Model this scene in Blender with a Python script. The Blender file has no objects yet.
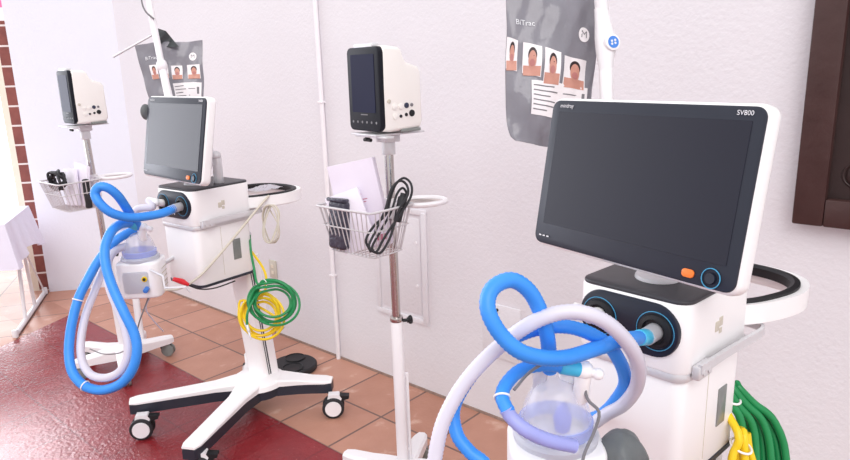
import bpy, bmesh, math, random
from mathutils import Vector, Matrix, Euler
random.seed(7)
C = bpy.context.scene.collection
PI = math.pi
def RD(a): return math.radians(a)

# ------------------------------------------------------------------ camera
F = 663.4; CAMH = 1.6
pitch, roll, az = RD(13.546), RD(-1.513), RD(48.425)
_up = Vector((math.sin(roll)*math.cos(pitch), math.cos(roll)*math.cos(pitch), math.sin(pitch)))
_fw = Vector((0, 0, -1)); _fh = (_fw - _up*_fw.dot(_up)).normalized(); _rt = _fh.cross(_up)
_w = -math.sin(az)*_rt + math.cos(az)*_fh
_d = math.cos(az)*_rt + math.sin(az)*_fh
M3 = Matrix((_d, _w, _up))
cam = bpy.data.cameras.new('camera'); co = bpy.data.objects.new('camera', cam); C.objects.link(co)
cam.sensor_width = 36; cam.lens = F/850*36; cam.clip_start = 0.02
co.matrix_world = Matrix.Translation((0, 0, CAMH)) @ M3.to_4x4()
bpy.context.scene.camera = co
def pt(x, y, dep):
    """a point of the place seen at pixel x, y, dep metres out along the camera axis"""
    return M3 @ Vector(((x-425)/F*dep, -(y-230)/F*dep, -dep)) + Vector((0, 0, CAMH))
def pts(l): return [pt(*p) for p in l]

# ------------------------------------------------------------------ materials
def lin(c):
    c = c/255
    return c/12.92 if c <= .04045 else ((c+.055)/1.055)**2.4
def rgb(*c): return (lin(c[0]), lin(c[1]), lin(c[2]), 1)
def mat(name, col, rough=.5, metal=0, trans=0, alpha=1, noise=0, nscale=20, bump=0, bscale=60, coat=0, ior=1.45, emit=0, spec=.5):
    m = bpy.data.materials.new(name); m.use_nodes = True
    nt = m.node_tree; b = nt.nodes['Principled BSDF']
    b.inputs['Base Color'].default_value = rgb(*col)
    b.inputs['Roughness'].default_value = rough; b.inputs['Metallic'].default_value = metal
    b.inputs['Transmission Weight'].default_value = trans; b.inputs['Alpha'].default_value = alpha
    b.inputs['IOR'].default_value = ior; b.inputs['Coat Weight'].default_value = coat
    b.inputs['Specular IOR Level'].default_value = spec
    tc = nt.nodes.new('ShaderNodeTexCoord')
    if noise:
        n = nt.nodes.new('ShaderNodeTexNoise'); n.inputs['Scale'].default_value = nscale; n.inputs['Detail'].default_value = 4
        nt.links.new(tc.outputs['Object'], n.inputs['Vector'])
        mx = nt.nodes.new('ShaderNodeMix'); mx.data_type = 'RGBA'
        mx.inputs['A'].default_value = rgb(*[max(0, c-noise) for c in col]); mx.inputs['B'].default_value = rgb(*[min(255, c+noise) for c in col])
        nt.links.new(n.outputs['Fac'], mx.inputs['Factor']); nt.links.new(mx.outputs['Result'], b.inputs['Base Color'])
    if bump:
        n = nt.nodes.new('ShaderNodeTexNoise'); n.inputs['Scale'].default_value = bscale; n.inputs['Detail'].default_value = 5
        nt.links.new(tc.outputs['Object'], n.inputs['Vector'])
        bp = nt.nodes.new('ShaderNodeBump'); bp.inputs['Strength'].default_value = bump; bp.inputs['Distance'].default_value = .01
        nt.links.new(n.outputs['Fac'], bp.inputs['Height']); nt.links.new(bp.outputs['Normal'], b.inputs['Normal'])
    return m
M = {}
M['wall'] = mat('plaster', (226, 222, 227), .8, noise=3, nscale=3, bump=.24, bscale=70)
M['wall_l'] = mat('plaster_side', (226, 227, 238), .8, noise=2, nscale=3, bump=.2, bscale=75)
M['white'] = mat('white_plastic', (244, 242, 243), .35, noise=2, nscale=8)
M['cream'] = mat('cream_plastic', (240, 236, 232), .4, noise=2, nscale=8)
M['offwhite'] = mat('white_enamel', (236, 233, 236), .3, noise=2, nscale=8)
M['pipe'] = mat('painted_pipe', (240, 236, 240), .5, noise=3, nscale=30)
M['dark'] = mat('charcoal_plastic', (44, 47, 58), .4, noise=3, nscale=30)
M['bezel'] = mat('dark_bezel', (42, 45, 56), .4, spec=.35, noise=2, nscale=30)
M['bezel_slate'] = mat('slate_bezel', (52, 58, 78), .3, noise=2, nscale=30)
M['screen'] = mat('screen_glass', (24, 24, 40), .25, noise=3, nscale=3, ior=1.45, spec=.36)
M['matte_screen'] = mat('matte_screen', (34, 36, 60), .4, noise=3, nscale=3, ior=1.2, spec=.2)
M['black'] = mat('black_plastic', (22, 22, 26), .5, noise=3, nscale=30)
M['slatefront'] = mat('slate_front', (22, 23, 32), .5, noise=3, nscale=30, spec=.25)
M['rubber'] = mat('black_rubber', (40, 39, 43), .6, noise=4, nscale=30)
M['graytop'] = mat('graphite_top', (58, 57, 62), .45, noise=3, nscale=30)
M['navy'] = mat('navy_panel', (22, 28, 44), .35, noise=2, nscale=30)
M['bluering'] = mat('blue_ring', (70, 150, 190), .4, noise=3, nscale=30)
M['orange'] = mat('orange_button', (240, 125, 50), .4, noise=4, nscale=30)
M['silver'] = mat('satin_aluminium', (216, 215, 218), .4, .35, noise=4, nscale=30)
M['wire'] = mat('coated_wire', (206, 203, 206), .35, noise=4, nscale=30)
M['beige_pink'] = mat('beige_tray', (222, 208, 206), .5, noise=4, nscale=30)
M['chrome'] = mat('chrome', (190, 183, 180), .18, 1, noise=4, nscale=10)
M['tubeblue'] = mat('blue_corrugated', (58, 146, 240), .42, noise=6, nscale=30)
M['cyan'] = mat('cyan_plastic', (70, 185, 225), .35, noise=5, nscale=30)
M['tubewhite'] = mat('milky_tube', (226, 222, 236), .35, trans=.15, noise=4, nscale=30)
M['lilac'] = mat('lilac_tube', (176, 182, 244), .35, trans=.25, noise=6, nscale=30)
M['clear'] = mat('clear_plastic', (240, 240, 250), .12, alpha=.33, noise=2, nscale=10, coat=.5)
M['frost'] = mat('frosted_plastic', (228, 228, 236), .35, trans=.55, ior=1.3, noise=3, nscale=10)
M['bluefloat'] = mat('blue_float', (110, 125, 232), .3, trans=.2, noise=6, nscale=30)
M['bluelid'] = mat('blue_ring_clear', (176, 188, 246), .2, alpha=.6, noise=4, nscale=30)
M['green'] = mat('green_hose', (26, 134, 76), .35, noise=8, nscale=30)
M['yellow'] = mat('yellow_hose', (240, 205, 30), .35, noise=8, nscale=30)
M['beige'] = mat('beige_cord', (205, 198, 184), .5, noise=5, nscale=30)
M['red'] = mat('red_plastic', (205, 35, 45), .4, noise=5, nscale=30)
M['grayfab'] = mat('grey_rubber_bag', (98, 102, 104), .5, noise=14, nscale=25, bump=.3, bscale=25)
M['bagfilm'] = mat('grey_film', (134, 132, 140), .14, alpha=.9, noise=10, nscale=14, bump=.5, bscale=16)
M['bagclear'] = mat('clear_film', (185, 188, 192), .12, alpha=.55, noise=20, nscale=30, bump=.5, bscale=40)
M['darkfilm'] = mat('dark_wrap', (62, 60, 74), .22, noise=14, nscale=40, bump=.5, bscale=60)
M['paper'] = mat('paper', (238, 232, 244), .6, noise=3, nscale=30)
M['lilacpaper'] = mat('lilac_paper', (226, 217, 232), .5, noise=5, nscale=20)
M['paperside'] = mat('paper_edge', (205, 205, 238), .6, noise=4, nscale=60)
M['pinkband'] = mat('pink_band', (190, 120, 140), .5, noise=4, nscale=30)
M['print'] = mat('print_white', (236, 230, 232), .4, noise=3, nscale=30)
M['skin'] = mat('skin_print', (196, 140, 124), .45, noise=12, nscale=60)
M['hair'] = mat('hair_print', (48, 34, 36), .45, noise=6, nscale=60)
M['maskprint'] = mat('mask_print', (178, 116, 112), .45, noise=10, nscale=60)
M['ink'] = mat('grey_ink', (120, 118, 122), .5, noise=5, nscale=60)
M['inkw'] = mat('white_ink', (226, 226, 230), .5, noise=3, nscale=60)
M['bluelabel'] = mat('blue_label', (70, 130, 215), .4, noise=4, nscale=60)
M['wood'] = mat('dark_wood', (66, 42, 40), .45, noise=10, nscale=12, bump=.15, bscale=40)
M['wood2'] = mat('dark_wood_panel', (48, 31, 30), .5, noise=7, nscale=9, bump=.1, bscale=30)
M['cloth'] = mat('lavender_cloth', (232, 230, 246), .85, noise=4, nscale=12)
M['tablew'] = mat('white_metal', (228, 228, 232), .4, noise=3, nscale=30)
M['grayslot'] = mat('grey_window', (128, 132, 130), .3, noise=22, nscale=22)
M['jamb'] = mat('cream_jamb', (232, 222, 205), .6, noise=4, nscale=10)
M['pinksign'] = mat('pink_board', (240, 120, 170), .6, noise=8, nscale=10)
M['ground'] = mat('pale_ground', (200, 214, 232), .7, noise=8, nscale=4)

def node_math(nt, op, a, b=None):
    n = nt.nodes.new('ShaderNodeMath'); n.operation = op
    for i, v in enumerate((a, b)):
        if v is None: continue
        if isinstance(v, (int, float)): n.inputs[i].default_value = v
        else: nt.links.new(v, n.inputs[i])
    return n.outputs[0]
def mixc(nt, f, a, b):
    n = nt.nodes.new('ShaderNodeMix'); n.data_type = 'RGBA'
    for k, v in (('Factor', f), ('A', a), ('B', b)):
        if isinstance(v, (int, float, tuple)): n.inputs[k].default_value = v
        else: nt.links.new(v, n.inputs[k])
    return n.outputs['Result']
def floor_material():
    m = bpy.data.materials.new('clay_tile_floor'); m.use_nodes = True; nt = m.node_tree; b = nt.nodes['Principled BSDF']
    tc = nt.nodes.new('ShaderNodeTexCoord'); sp = nt.nodes.new('ShaderNodeSeparateXYZ'); nt.links.new(tc.outputs['Object'], sp.inputs[0])
    X, Y = sp.outputs[0], sp.outputs[1]
    mm = lambda op, a, b=None: node_math(nt, op, a, b)
    def lines(co, off, s, g):       # 1 in the joint
        fr = mm('FRACT', mm('DIVIDE', mm('SUBTRACT', co, off), s))
        return mm('GREATER_THAN', mm('ABSOLUTE', mm('SUBTRACT', fr, .5)), .5-g/s/2), mm('FLOOR', mm('DIVIDE', mm('SUBTRACT', co, off), s))
    gx, ix = lines(X, 2.322, .333, .011); gy, iy = lines(Y, 2.075, .342, .011)
    g1 = mm('MAXIMUM', gx, gy)
    a = RD(60)
    U = mm('ADD', mm('MULTIPLY', X, math.cos(a)), mm('MULTIPLY', Y, math.sin(a)))
    V = mm('ADD', mm('MULTIPLY', X, -math.sin(a)), mm('MULTIPLY', Y, math.cos(a)))
    hx, jx = lines(U, 5.0, .338, .011); hy, jy = lines(V, 1.57, .338, .011)
    g2 = mm('MAXIMUM', hx, hy)
    # the edge of the painted red area and the change of laying direction
    e = mm('SUBTRACT', mm('MULTIPLY', mm('SUBTRACT', Y, 4.80), .896), mm('MULTIPLY', mm('SUBTRACT', X, 1.657), .443))
    zone = mm('GREATER_THAN', e, 0)
    red = mm('MULTIPLY', mm('LESS_THAN', X, 1.657), mm('SUBTRACT', 1, zone))
    def tint(i, j):
        cb = nt.nodes.new('ShaderNodeCombineXYZ'); nt.links.new(i, cb.inputs[0]); nt.links.new(j, cb.inputs[1])
        w = nt.nodes.new('ShaderNodeTexWhiteNoise'); nt.links.new(cb.outputs[0], w.inputs['Vector']); return w.outputs['Value']
    n1 = nt.nodes.new('ShaderNodeTexNoise'); n1.inputs['Scale'].default_value = 9; n1.inputs['Detail'].default_value = 6
    n2 = nt.nodes.new('ShaderNodeTexNoise'); n2.inputs['Scale'].default_value = 2.3; n2.inputs['Detail'].default_value = 3
    n3 = nt.nodes.new('ShaderNodeTexNoise'); n3.inputs['Scale'].default_value = 60; n3.inputs['Detail'].default_value = 4
    for n in (n1, n2, n3): nt.links.new(tc.outputs['Object'], n.inputs['Vector'])
    v = mm('ADD', mm('MULTIPLY', tint(ix, iy), .5), mm('MULTIPLY', n1.outputs['Fac'], .5))
    clay = mixc(nt, v, rgb(168, 116, 96), rgb(206, 156, 136))
    st = nt.nodes.new('ShaderNodeMapRange'); st.inputs[1].default_value = .62; st.inputs[2].default_value = .72
    nt.links.new(n1.outputs['Fac'], st.inputs[0])
    clay = mixc(nt, mm('MULTIPLY', st.outputs[0], .45), clay, rgb(226, 196, 180))
    grout = rgb(118, 92, 84)
    t1 = mixc(nt, g1, clay, grout); t2 = mixc(nt, g2, clay, grout)
    base = mixc(nt, zone, t1, t2)
    rc = mixc(nt, n1.outputs['Fac'], rgb(116, 30, 36), rgb(150, 44, 50))
    sp2 = nt.nodes.new('ShaderNodeMapRange'); sp2.inputs[1].default_value = .66; sp2.inputs[2].default_value = .72
    nt.links.new(n3.outputs['Fac'], sp2.inputs[0])
    rc = mixc(nt, mm('MULTIPLY', sp2.outputs[0], .35), rc, rgb(190, 110, 105))
    rc = mixc(nt, mm('MULTIPLY', g1, .35), rc, rgb(92, 26, 34))
    col = mixc(nt, red, base, rc)
    nt.links.new(col, b.inputs['Base Color'])
    rr = mm('ADD', mm('MULTIPLY', red, -.24), mm('ADD', .42, mm('MULTIPLY', n2.outputs['Fac'], .15)))
    nt.links.new(rr, b.inputs['Roughness']); 
    hgt = mm('ADD', mm('MULTIPLY', mm('SUBTRACT', 1, mm('MULTIPLY', mm('SUBTRACT', 1, red), mm('MAXIMUM', mm('MULTIPLY', g1, mm('SUBTRACT', 1, zone)), mm('MULTIPLY', g2, zone)))), .25), mm('MULTIPLY', n3.outputs['Fac'], mm('ADD', .25, mm('MULTIPLY', red, .45))))
    hgt = mm('ADD', hgt, mm('MULTIPLY', n1.outputs['Fac'], .5))
    bp = nt.nodes.new('ShaderNodeBump'); bp.inputs['Strength'].default_value = .45; bp.inputs['Distance'].default_value = .012
    nt.links.new(hgt, bp.inputs['Height']); nt.links.new(bp.outputs['Normal'], b.inputs['Normal'])
    return m
def brick_material():
    m = bpy.data.materials.new('brown_brick_tile'); m.use_nodes = True; nt = m.node_tree; b = nt.nodes['Principled BSDF']
    tc = nt.nodes.new('ShaderNodeTexCoord'); sp = nt.nodes.new('ShaderNodeSeparateXYZ'); nt.links.new(tc.outputs['Object'], sp.inputs[0])
    mm = lambda op, a, b=None: node_math(nt, op, a, b)
    z = mm('DIVIDE', sp.outputs[2], .142); fr = mm('FRACT', z)
    g = mm('GREATER_THAN', mm('ABSOLUTE', mm('SUBTRACT', fr, .5)), .455)
    n = nt.nodes.new('ShaderNodeTexNoise'); n.inputs['Scale'].default_value = 14; nt.links.new(tc.outputs['Object'], n.inputs['Vector'])
    c = mixc(nt, n.outputs['Fac'], rgb(104, 48, 46), rgb(150, 84, 74))
    nt.links.new(mixc(nt, g, c, rgb(225, 214, 210)), b.inputs['Base Color']); b.inputs['Roughness'].default_value = .6
    return m
M['grime'] = mat('grimy_joint', (150, 128, 118), .9, noise=25, nscale=30)
M['floor'] = floor_material(); M['brick'] = brick_material()

# ------------------------------------------------------------------ mesh building
def catmull(P, step, closed=False):
    P = [Vector(p) for p in P]; n = len(P); out = []
    rng = range(n if closed else n-1)
    for i in rng:
        if closed: a, b, c, d = P[(i-1) % n], P[i], P[(i+1) % n], P[(i+2) % n]
        else:
            b, c = P[i], P[i+1]; a = P[i-1] if i else b*2-c; d = P[i+2] if i+2 < n else c*2-b
        k = max(1, int((c-b).length/step + .5))
        for j in range(k):
            t = j/k
            out.append(.5*((2*b)+(c-a)*t+(2*a-5*b+4*c-d)*t*t+(3*b-a-3*c+d)*t**3))
    if not closed: out.append(P[-1].copy())
    return out
class B:
    def __init__(s): s.bm = bmesh.new()
    def _tf(s, vs, m):
        if m is not None: bmesh.ops.transform(s.bm, matrix=m, verts=vs)
    def box(s, c, d, bev=0, seg=2, m=None, taper=None):
        r = bmesh.ops.create_cube(s.bm, size=1); vs = r['verts']
        for v in vs:
            k = taper if (taper and v.co.z > 0) else 1
            v.co = Vector((c[0]+v.co.x*d[0]*k, c[1]+v.co.y*d[1]*k, c[2]+v.co.z*d[2]))
        s._bev(vs, bev, seg, m); return s
    def _bev(s, vs, bev, seg, m):
        if bev:
            es = list({e for v in vs for e in v.link_edges})
            tag = set(s.bm.verts) - set(vs)
            bmesh.ops.bevel(s.bm, geom=es, offset=bev, segments=seg, affect='EDGES', profile=.5)
            vs = [v for v in s.bm.verts if v not in tag]
        s._tf(vs, m)
    def prism(s, poly, c0, c1, axis='x', bev=0, seg=2, m=None):
        """poly in the other two axes (y,z), (x,z) or (x,y), swept c0..c1"""
        def P(a, b, c): return {'x': (c, a, b), 'y': (a, c, b), 'z': (a, b, c)}[axis]
        v0 = [s.bm.verts.new(P(a, b, c0)) for a, b in poly]; v1 = [s.bm.verts.new(P(a, b, c1)) for a, b in poly]
        f = [s.bm.faces.new(v0), s.bm.faces.new(v1[::-1])]; n = len(poly)
        for i in range(n): f.append(s.bm.faces.new((v0[i], v1[i], v1[(i+1) % n], v0[(i+1) % n])))
        bmesh.ops.recalc_face_normals(s.bm, faces=f)
        if bev:
            caps = set(f[:2]); es = list({e for q in f[:2] for e in q.edges})
            old = set(s.bm.verts) - set(v0+v1)
            bmesh.ops.bevel(s.bm, geom=es, offset=bev, segments=seg, affect='EDGES', profile=.5)
            s._tf([v for v in s.bm.verts if v not in old], m)
        else: s._tf(v0+v1, m)
        return s
    def cyl(s, a, b, r, r2=None, seg=20, bev=0):
        a, b = Vector(a), Vector(b); r2 = r if r2 is None else r2
        q = bmesh.ops.create_cone(s.bm, cap_ends=True, segments=seg, radius1=r, radius2=r2, depth=(b-a).length)
        rot = (b-a).to_track_quat('Z', 'Y').to_matrix().to_4x4()
        m = Matrix.Translation((a+b)/2) @ rot
        vs = q['verts']
        if bev:
            old = set(s.bm.verts)-set(vs)
            es = [e for e in {e for v in vs for e in v.link_edges} if abs((e.verts[0].co-e.verts[1].co).z) < 1e-6]
            bmesh.ops.bevel(s.bm, geom=es, offset=bev, segments=2, affect='EDGES', profile=.5)
            vs = [v for v in s.bm.verts if v not in old]
        s._tf(vs, m); return s
    def sph(s, c, r, sc=(1, 1, 1), seg=16, m=None):
        q = bmesh.ops.create_uvsphere(s.bm, u_segments=seg, v_segments=max(6, seg//2+2), radius=r)
        mm = Matrix.Translation(c) @ (m if m is not None else Matrix()) @ Matrix.Diagonal((*sc, 1)); s._tf(q['verts'], mm); return s
    def lathe(s, prof, seg=28, m=None):
        rings = []
        for r, z in prof:
            rings.append([s.bm.verts.new((max(r, 1e-5)*math.cos(2*PI*i/seg), max(r, 1e-5)*math.sin(2*PI*i/seg), z)) for i in range(seg)])
        fs = []
        for a, b in zip(rings, rings[1:]):
            for i in range(seg): fs.append(s.bm.faces.new((a[i], a[(i+1) % seg], b[(i+1) % seg], b[i])))
        s._tf([v for r in rings for v in r], m); return s
    def tube(s, P, r, seg=10, step=.01, closed=False, smooth=True, ridge=0, pitch_=.006, cap=True):
        if ridge: step = pitch_/2
        Q = catmull(P, step, closed) if smooth else [Vector(p) for p in P]
        n = len(Q); rings = []; t0 = None; N = None
        for i, q in enumerate(Q):
            if closed: t = (Q[(i+1) % n]-Q[i-1]).normalized()
            else: t = (Q[min(i+1, n-1)]-Q[max(i-1, 0)]).normalized()
            if N is None:
                N = t.orthogonal().normalized()
            else:
                N = (N - t*N.dot(t))
                N = N.normalized() if N.length > 1e-6 else t.orthogonal().normalized()
            Bn = t.cross(N); rr = r(i/(n-1)) if callable(r) else r
            if ridge and i % 2: rr *= 1-ridge
            rings.append([s.bm.verts.new(q + N*rr*math.cos(2*PI*k/seg) + Bn*rr*math.sin(2*PI*k/seg)) for k in range(seg)])
        for i in range(n if closed else n-1):
            a, b = rings[i], rings[(i+1) % n]
            for k in range(seg): s.bm.faces.new((a[k], a[(k+1) % seg], b[(k+1) % seg], b[k]))
        if cap and not closed: s.bm.faces.new(rings[0][::-1]); s.bm.faces.new(rings[-1])
        return s
    def sweep(s, P, prof, closed=False, step=.012):
        """flat path P, profile (out, up) pairs swept along it with up = z"""
        Q = catmull(P, step, closed); n = len(Q); rings = []
        for i, q in enumerate(Q):
            t = (Q[(i+1) % n]-Q[i-1]) if closed else (Q[min(i+1, n-1)]-Q[max(i-1, 0)])
            t.normalize(); side = t.cross(Vector((0, 0, 1))).normalized(); up = side.cross(t)
            rings.append([s.bm.verts.new(q+side*a+up*b) for a, b in prof])
        k = len(prof); fs = []
        for i in range(n if closed else n-1):
            a, b = rings[i], rings[(i+1) % n]
            for j in range(k): fs.append(s.bm.faces.new((a[j], a[(j+1) % k], b[(j+1) % k], b[j])))
        if not closed: s.bm.faces.new(rings[0][::-1]); s.bm.faces.new(rings[-1])
        return s
    def ring(s, c, R_, r, m=None, seg=32):
        P = [Vector((R_*math.cos(2*PI*i/seg), R_*math.sin(2*PI*i/seg), 0)) for i in range(seg)]
        mm = Matrix.Translation(c) @ (m if m is not None else Matrix())
        return s.tube([mm @ p for p in P], r, seg=8, closed=True, smooth=False)
    def out(s, name, material, parent=None, loc=None, rot=None, origin=None, label=None, ang=35, world=False):
        me = bpy.data.meshes.new(name)
        bmesh.ops.recalc_face_normals(s.bm, faces=s.bm.faces)
        s.bm.to_mesh(me); s.bm.free()
        for p in me.polygons: p.use_smooth = True
        me.set_sharp_from_angle(angle=RD(ang))
        me.materials.append(material)
        o = bpy.data.objects.new(name, me); C.objects.link(o)
        if world and parent is not None: me.transform(wm(parent).inverted())
        if origin is not None:
            me.transform(Matrix.Translation(-Vector(origin))); o.location = origin
        if parent is not None: o.parent = parent
        if loc is not None: o.location = loc
        if rot is not None: o.rotation_euler = rot
        if label: o['label'] = label
        return o
def wm(o):
    m = Matrix.LocRotScale(o.location, o.rotation_euler, o.scale)
    return wm(o.parent) @ m if o.parent else m
def thing(name, label, cat, loc=(0, 0, 0), rot=(0, 0, 0), group=None):
    o = bpy.data.objects.new(name, None); o.empty_display_size = .05; C.objects.link(o); o.location = loc; o.rotation_euler = rot
    o['label'] = label; o['category'] = cat
    if group: o['group'] = group
    return o
def tag(o, label, cat, group=None):
    me = o.data; lo = Vector((1e9,)*3); hi = Vector((-1e9,)*3)
    for v in me.vertices:
        for i in range(3): lo[i] = min(lo[i], v.co[i]); hi[i] = max(hi[i], v.co[i])
    c = Vector(((lo.x+hi.x)/2, (lo.y+hi.y)/2, lo.z)); me.transform(Matrix.Translation(-c)); o.location = o.location + c
    o['label'] = label; o['category'] = cat
    if group: o['group'] = group
    return o
def struct(o): o['kind'] = 'structure'; return o
def rrect(w, h, r, n=6, cx=0, cy=0):
    P = []
    for (sx, sy, a0) in ((1, 1, 0), (-1, 1, 90), (-1, -1, 180), (1, -1, 270)):
        for i in range(n+1):
            a = RD(a0+90*i/n); P.append((cx+sx*(w/2-r)+r*math.cos(a), cy+sy*(h/2-r)+r*math.sin(a)))
    return P
def text_bm(string, size, fn, align='CENTER'):
    cu = bpy.data.curves.new('lettering', 'FONT'); cu.body = string; cu.size = size; cu.align_x = align; cu.align_y = 'CENTER'; cu.extrude = 0
    cu.resolution_u = 3
    o = bpy.data.objects.new('lettering', cu); C.objects.link(o)
    bpy.context.view_layer.update()
    dg = bpy.context.evaluated_depsgraph_get(); me = o.evaluated_get(dg).to_mesh()
    b = B(); vs = [b.bm.verts.new(fn(v.co.x, v.co.y)) for v in me.vertices]
    for p in me.polygons:
        try: b.bm.faces.new([vs[i] for i in p.vertices])
        except ValueError: pass
    o.evaluated_get(dg).to_mesh_clear(); bpy.data.objects.remove(o); bpy.data.curves.remove(cu)
    return b

# ------------------------------------------------------------------ the place
b = B(); b.box((1.0, 2.3, -.05), (8.0, 9.0, .1)); struct(b.out('floor', M['floor']))
b = B(); b.box((2.42, 1.25, 2.25), (.2, 7.9, 4.6)); struct(b.out('wall_right', M['wall']))  # height out of view is invented, helps block the street sun
e0, e1 = Vector((2.33, 5.02, 0)), Vector((1.735, 5.455, 0))
dv = (e1-e0).normalized(); nv = Vector((-dv.y, dv.x, 0)); nv = nv if nv.y > 0 else -nv
def quad_wall(a, c, th, z0, z1): return [(a.x, a.y), (c.x, c.y), (c.x+nv.x*th, c.y+nv.y*th), (a.x+nv.x*th, a.y+nv.y*th)]
b = B(); b.prism(quad_wall(e0-dv*.15, e1, .2, 0, 0), 0, 4.55, 'z'); struct(b.out('wall_left', M['wall_l']))  # unseen top raised to keep the street sun off the carts
q0 = e1 + nv*.06; q1 = q0 + dv*.088
b = B(); b.prism(quad_wall(q0, q1, .2, 0, 0), 0, 2.02, 'z'); o = b.out('trim_1', M['brick']); struct(o)
q2 = q1 + dv*.045
b = B(); b.prism(quad_wall(q1, q2, .08, 0, 0), 0, 2.9, 'z'); struct(b.out('trim_2', M['jamb']))
b = B(); b.prism(quad_wall(q0, q1, .2, 0, 0), 2.02, 2.11, 'z'); struct(b.out('trim_3', M['white']))
b = B(); b.prism(quad_wall(q0, q1, .2, 0, 0), 2.11, 2.9, 'z'); struct(b.out('trim_4', M['pinksign']))
b = B(); b.box((.5, 9.3, -.04), (12, 5, .1)); struct(b.out('floor_outside', M['ground']))

b = B(); b.box((2.3175, 1.2, .006), (.007, 7.6, .012)); struct(b.out('baseboard_right', M['grime']))
# surface pipe on the right wall
b = B(); b.cyl((2.306, 2.735, 0), (2.306, 2.76, 3.2), .012); 
for z in (.5, 1.45, 2.4): b.box((2.306, 2.738+.008*z, z), (.03, .034, .012), .003)
tag(b.out('wall_conduit', M['pipe']), 'thin white painted conduit running up the white wall behind the basket stand', 'pipe')
# access panel
t = thing('access_panel', 'white painted access panel with raised frame, low on the wall behind the pole stand', 'panel', (2.32, 2.225, .36))
b = B()
for c, d in (((-.004, .0, .015), (.008, .36, .03)), ((-.004, 0, .575), (.008, .36, .03)), ((-.003, .165, .295), (.006, .03, .56)), ((-.007, -.165, .295), (.014, .03, .56))): b.box(c, d, .004)
b.out('frame', M['wall'], t)
b = B(); b.box((-.0015, 0, .295), (.003, .27, .49), .001); b.out('cover', M['wall'], t)
for z in (.2, .42):
    b = B(); b.cyl((-.001, -.11, z), (-.008, -.11, z), .007); b.out('screw', M['pipe'], t)
# blank outlet plates
t = thing('outlet_plate', 'large square white outlet plate with a dark hole, behind the blue hose loop', 'outlet', (2.32, 1.61, .44))
b = B(); b.box((-.004, 0, 0), (.008, .2, .26), .004); b.out('plate', M['wall'], t)
b = B(); b.cyl((-.006, 0.02, .105), (-.012, 0.02, .105), .007); b.out('hole', M['black'], t)
t = thing('outlet_plate', 'small beige rectangular outlet plate on the wall just above the green hose coil', 'outlet', (2.32, 3.315, .43))
b = B(); b.box((-.005, 0, 0), (.01, .07, .115), .004); b.out('plate', M['beige'], t)
b = B(); b.box((-.011, 0, .02), (.003, .02, .02)); b.box((-.011, 0, -.02), (.003, .02, .02)); b.out('socket', M['jamb'], t)
# dark wooden panel
t = thing('wooden_panel', 'dark brown wooden framed panel hung on the wall at the right edge', 'panel', (2.32, 0.04, 1.105))
b = B(); w2, hh, fw, th = .88, 1.3, .085, .055
b.box((-th/2, w2/2-fw/2, hh/2), (th, fw, hh), .006); b.box((-th/2, -w2/2+fw/2, hh/2), (th, fw, hh), .006)
b.box((-th/2, 0, fw/2), (th, w2-2*fw, fw), .006); b.box((-th/2, 0, hh-fw/2), (th, w2-2*fw, fw), .006)
b.out('frame', M['wood'], t)
b = B(); b.box((-.015, 0, hh/2), (.02, w2-2*fw+.01, hh-2*fw+.01)); b.out('board', M['wood2'], t)
b = B(); b.sph((-.025, .285, .16), .03, (.35, 1, 1.25)); b.ring((-.025, .285, .16), .036, .004, Matrix.Rotation(PI/2, 4, 'Y')); b.out('knob', M['wood2'], t)
# black round tray on the floor
b = B()
b.lathe([(0, 0), (.12, 0), (.128, .006), (.128, .028), (.12, .036), (0, .036)], 36)
o = thing('floor_tray', 'round black plastic tray with two wells on the floor behind the cart base', 'tray', (2.06, 2.83, 0))
b2 = b.out('body', M['rubber'], o)
for dx, dy in ((-.045, -.05), (.045, .045)):
    b = B(); b.lathe([(.05, .036), (.056, .036), (.058, .041), (.055, .043), (.052, .038), (.0, .0365)], 28, Matrix.Translation((dx, dy, 0))); b.out('well', M['black'], o)

# ------------------------------------------------------------------ ventilator carts
def caster(parent, p, yaw, R_=.055):
    c = B(); 
    rt = Matrix.Translation(p) @ Matrix.Rotation(yaw, 4, 'Z')
    for sx in (-1, 1):
        c.cyl(rt @ Vector((sx*.012, 0, R_)), rt @ Vector((sx*.03, 0, R_)), R_, bev=.006, seg=32)
    w = c.out('caster', M['rubber'], parent)
    c = B()
    for sx in (-1, 1): c.cyl(rt @ Vector((sx*.026, 0, R_)), rt @ Vector((sx*.0335, 0, R_)), R_*.76, R_*.72, seg=32)
    c.out('hub_cap', M['offwhite'], w)
    c = B(); c.prism([(-.03, R_+.02), (.03, R_+.02), (.042, R_+.045), (.03, R_+.066), (-.02, R_+.066)], -.02, .02, 'x', m=rt)
    c.cyl(rt @ Vector((0, 0, R_)), rt @ Vector((0, 0, .112)), .014)
    c.out('yoke', M['offwhite'], w)
    c = B(); c.prism([(.03, R_+.03), (.075, R_+.042), (.078, R_+.055), (.02, R_+.062)], -.018, .018, 'x', m=rt); c.out('brake_pedal', M['black'], w)
    return w
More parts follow.
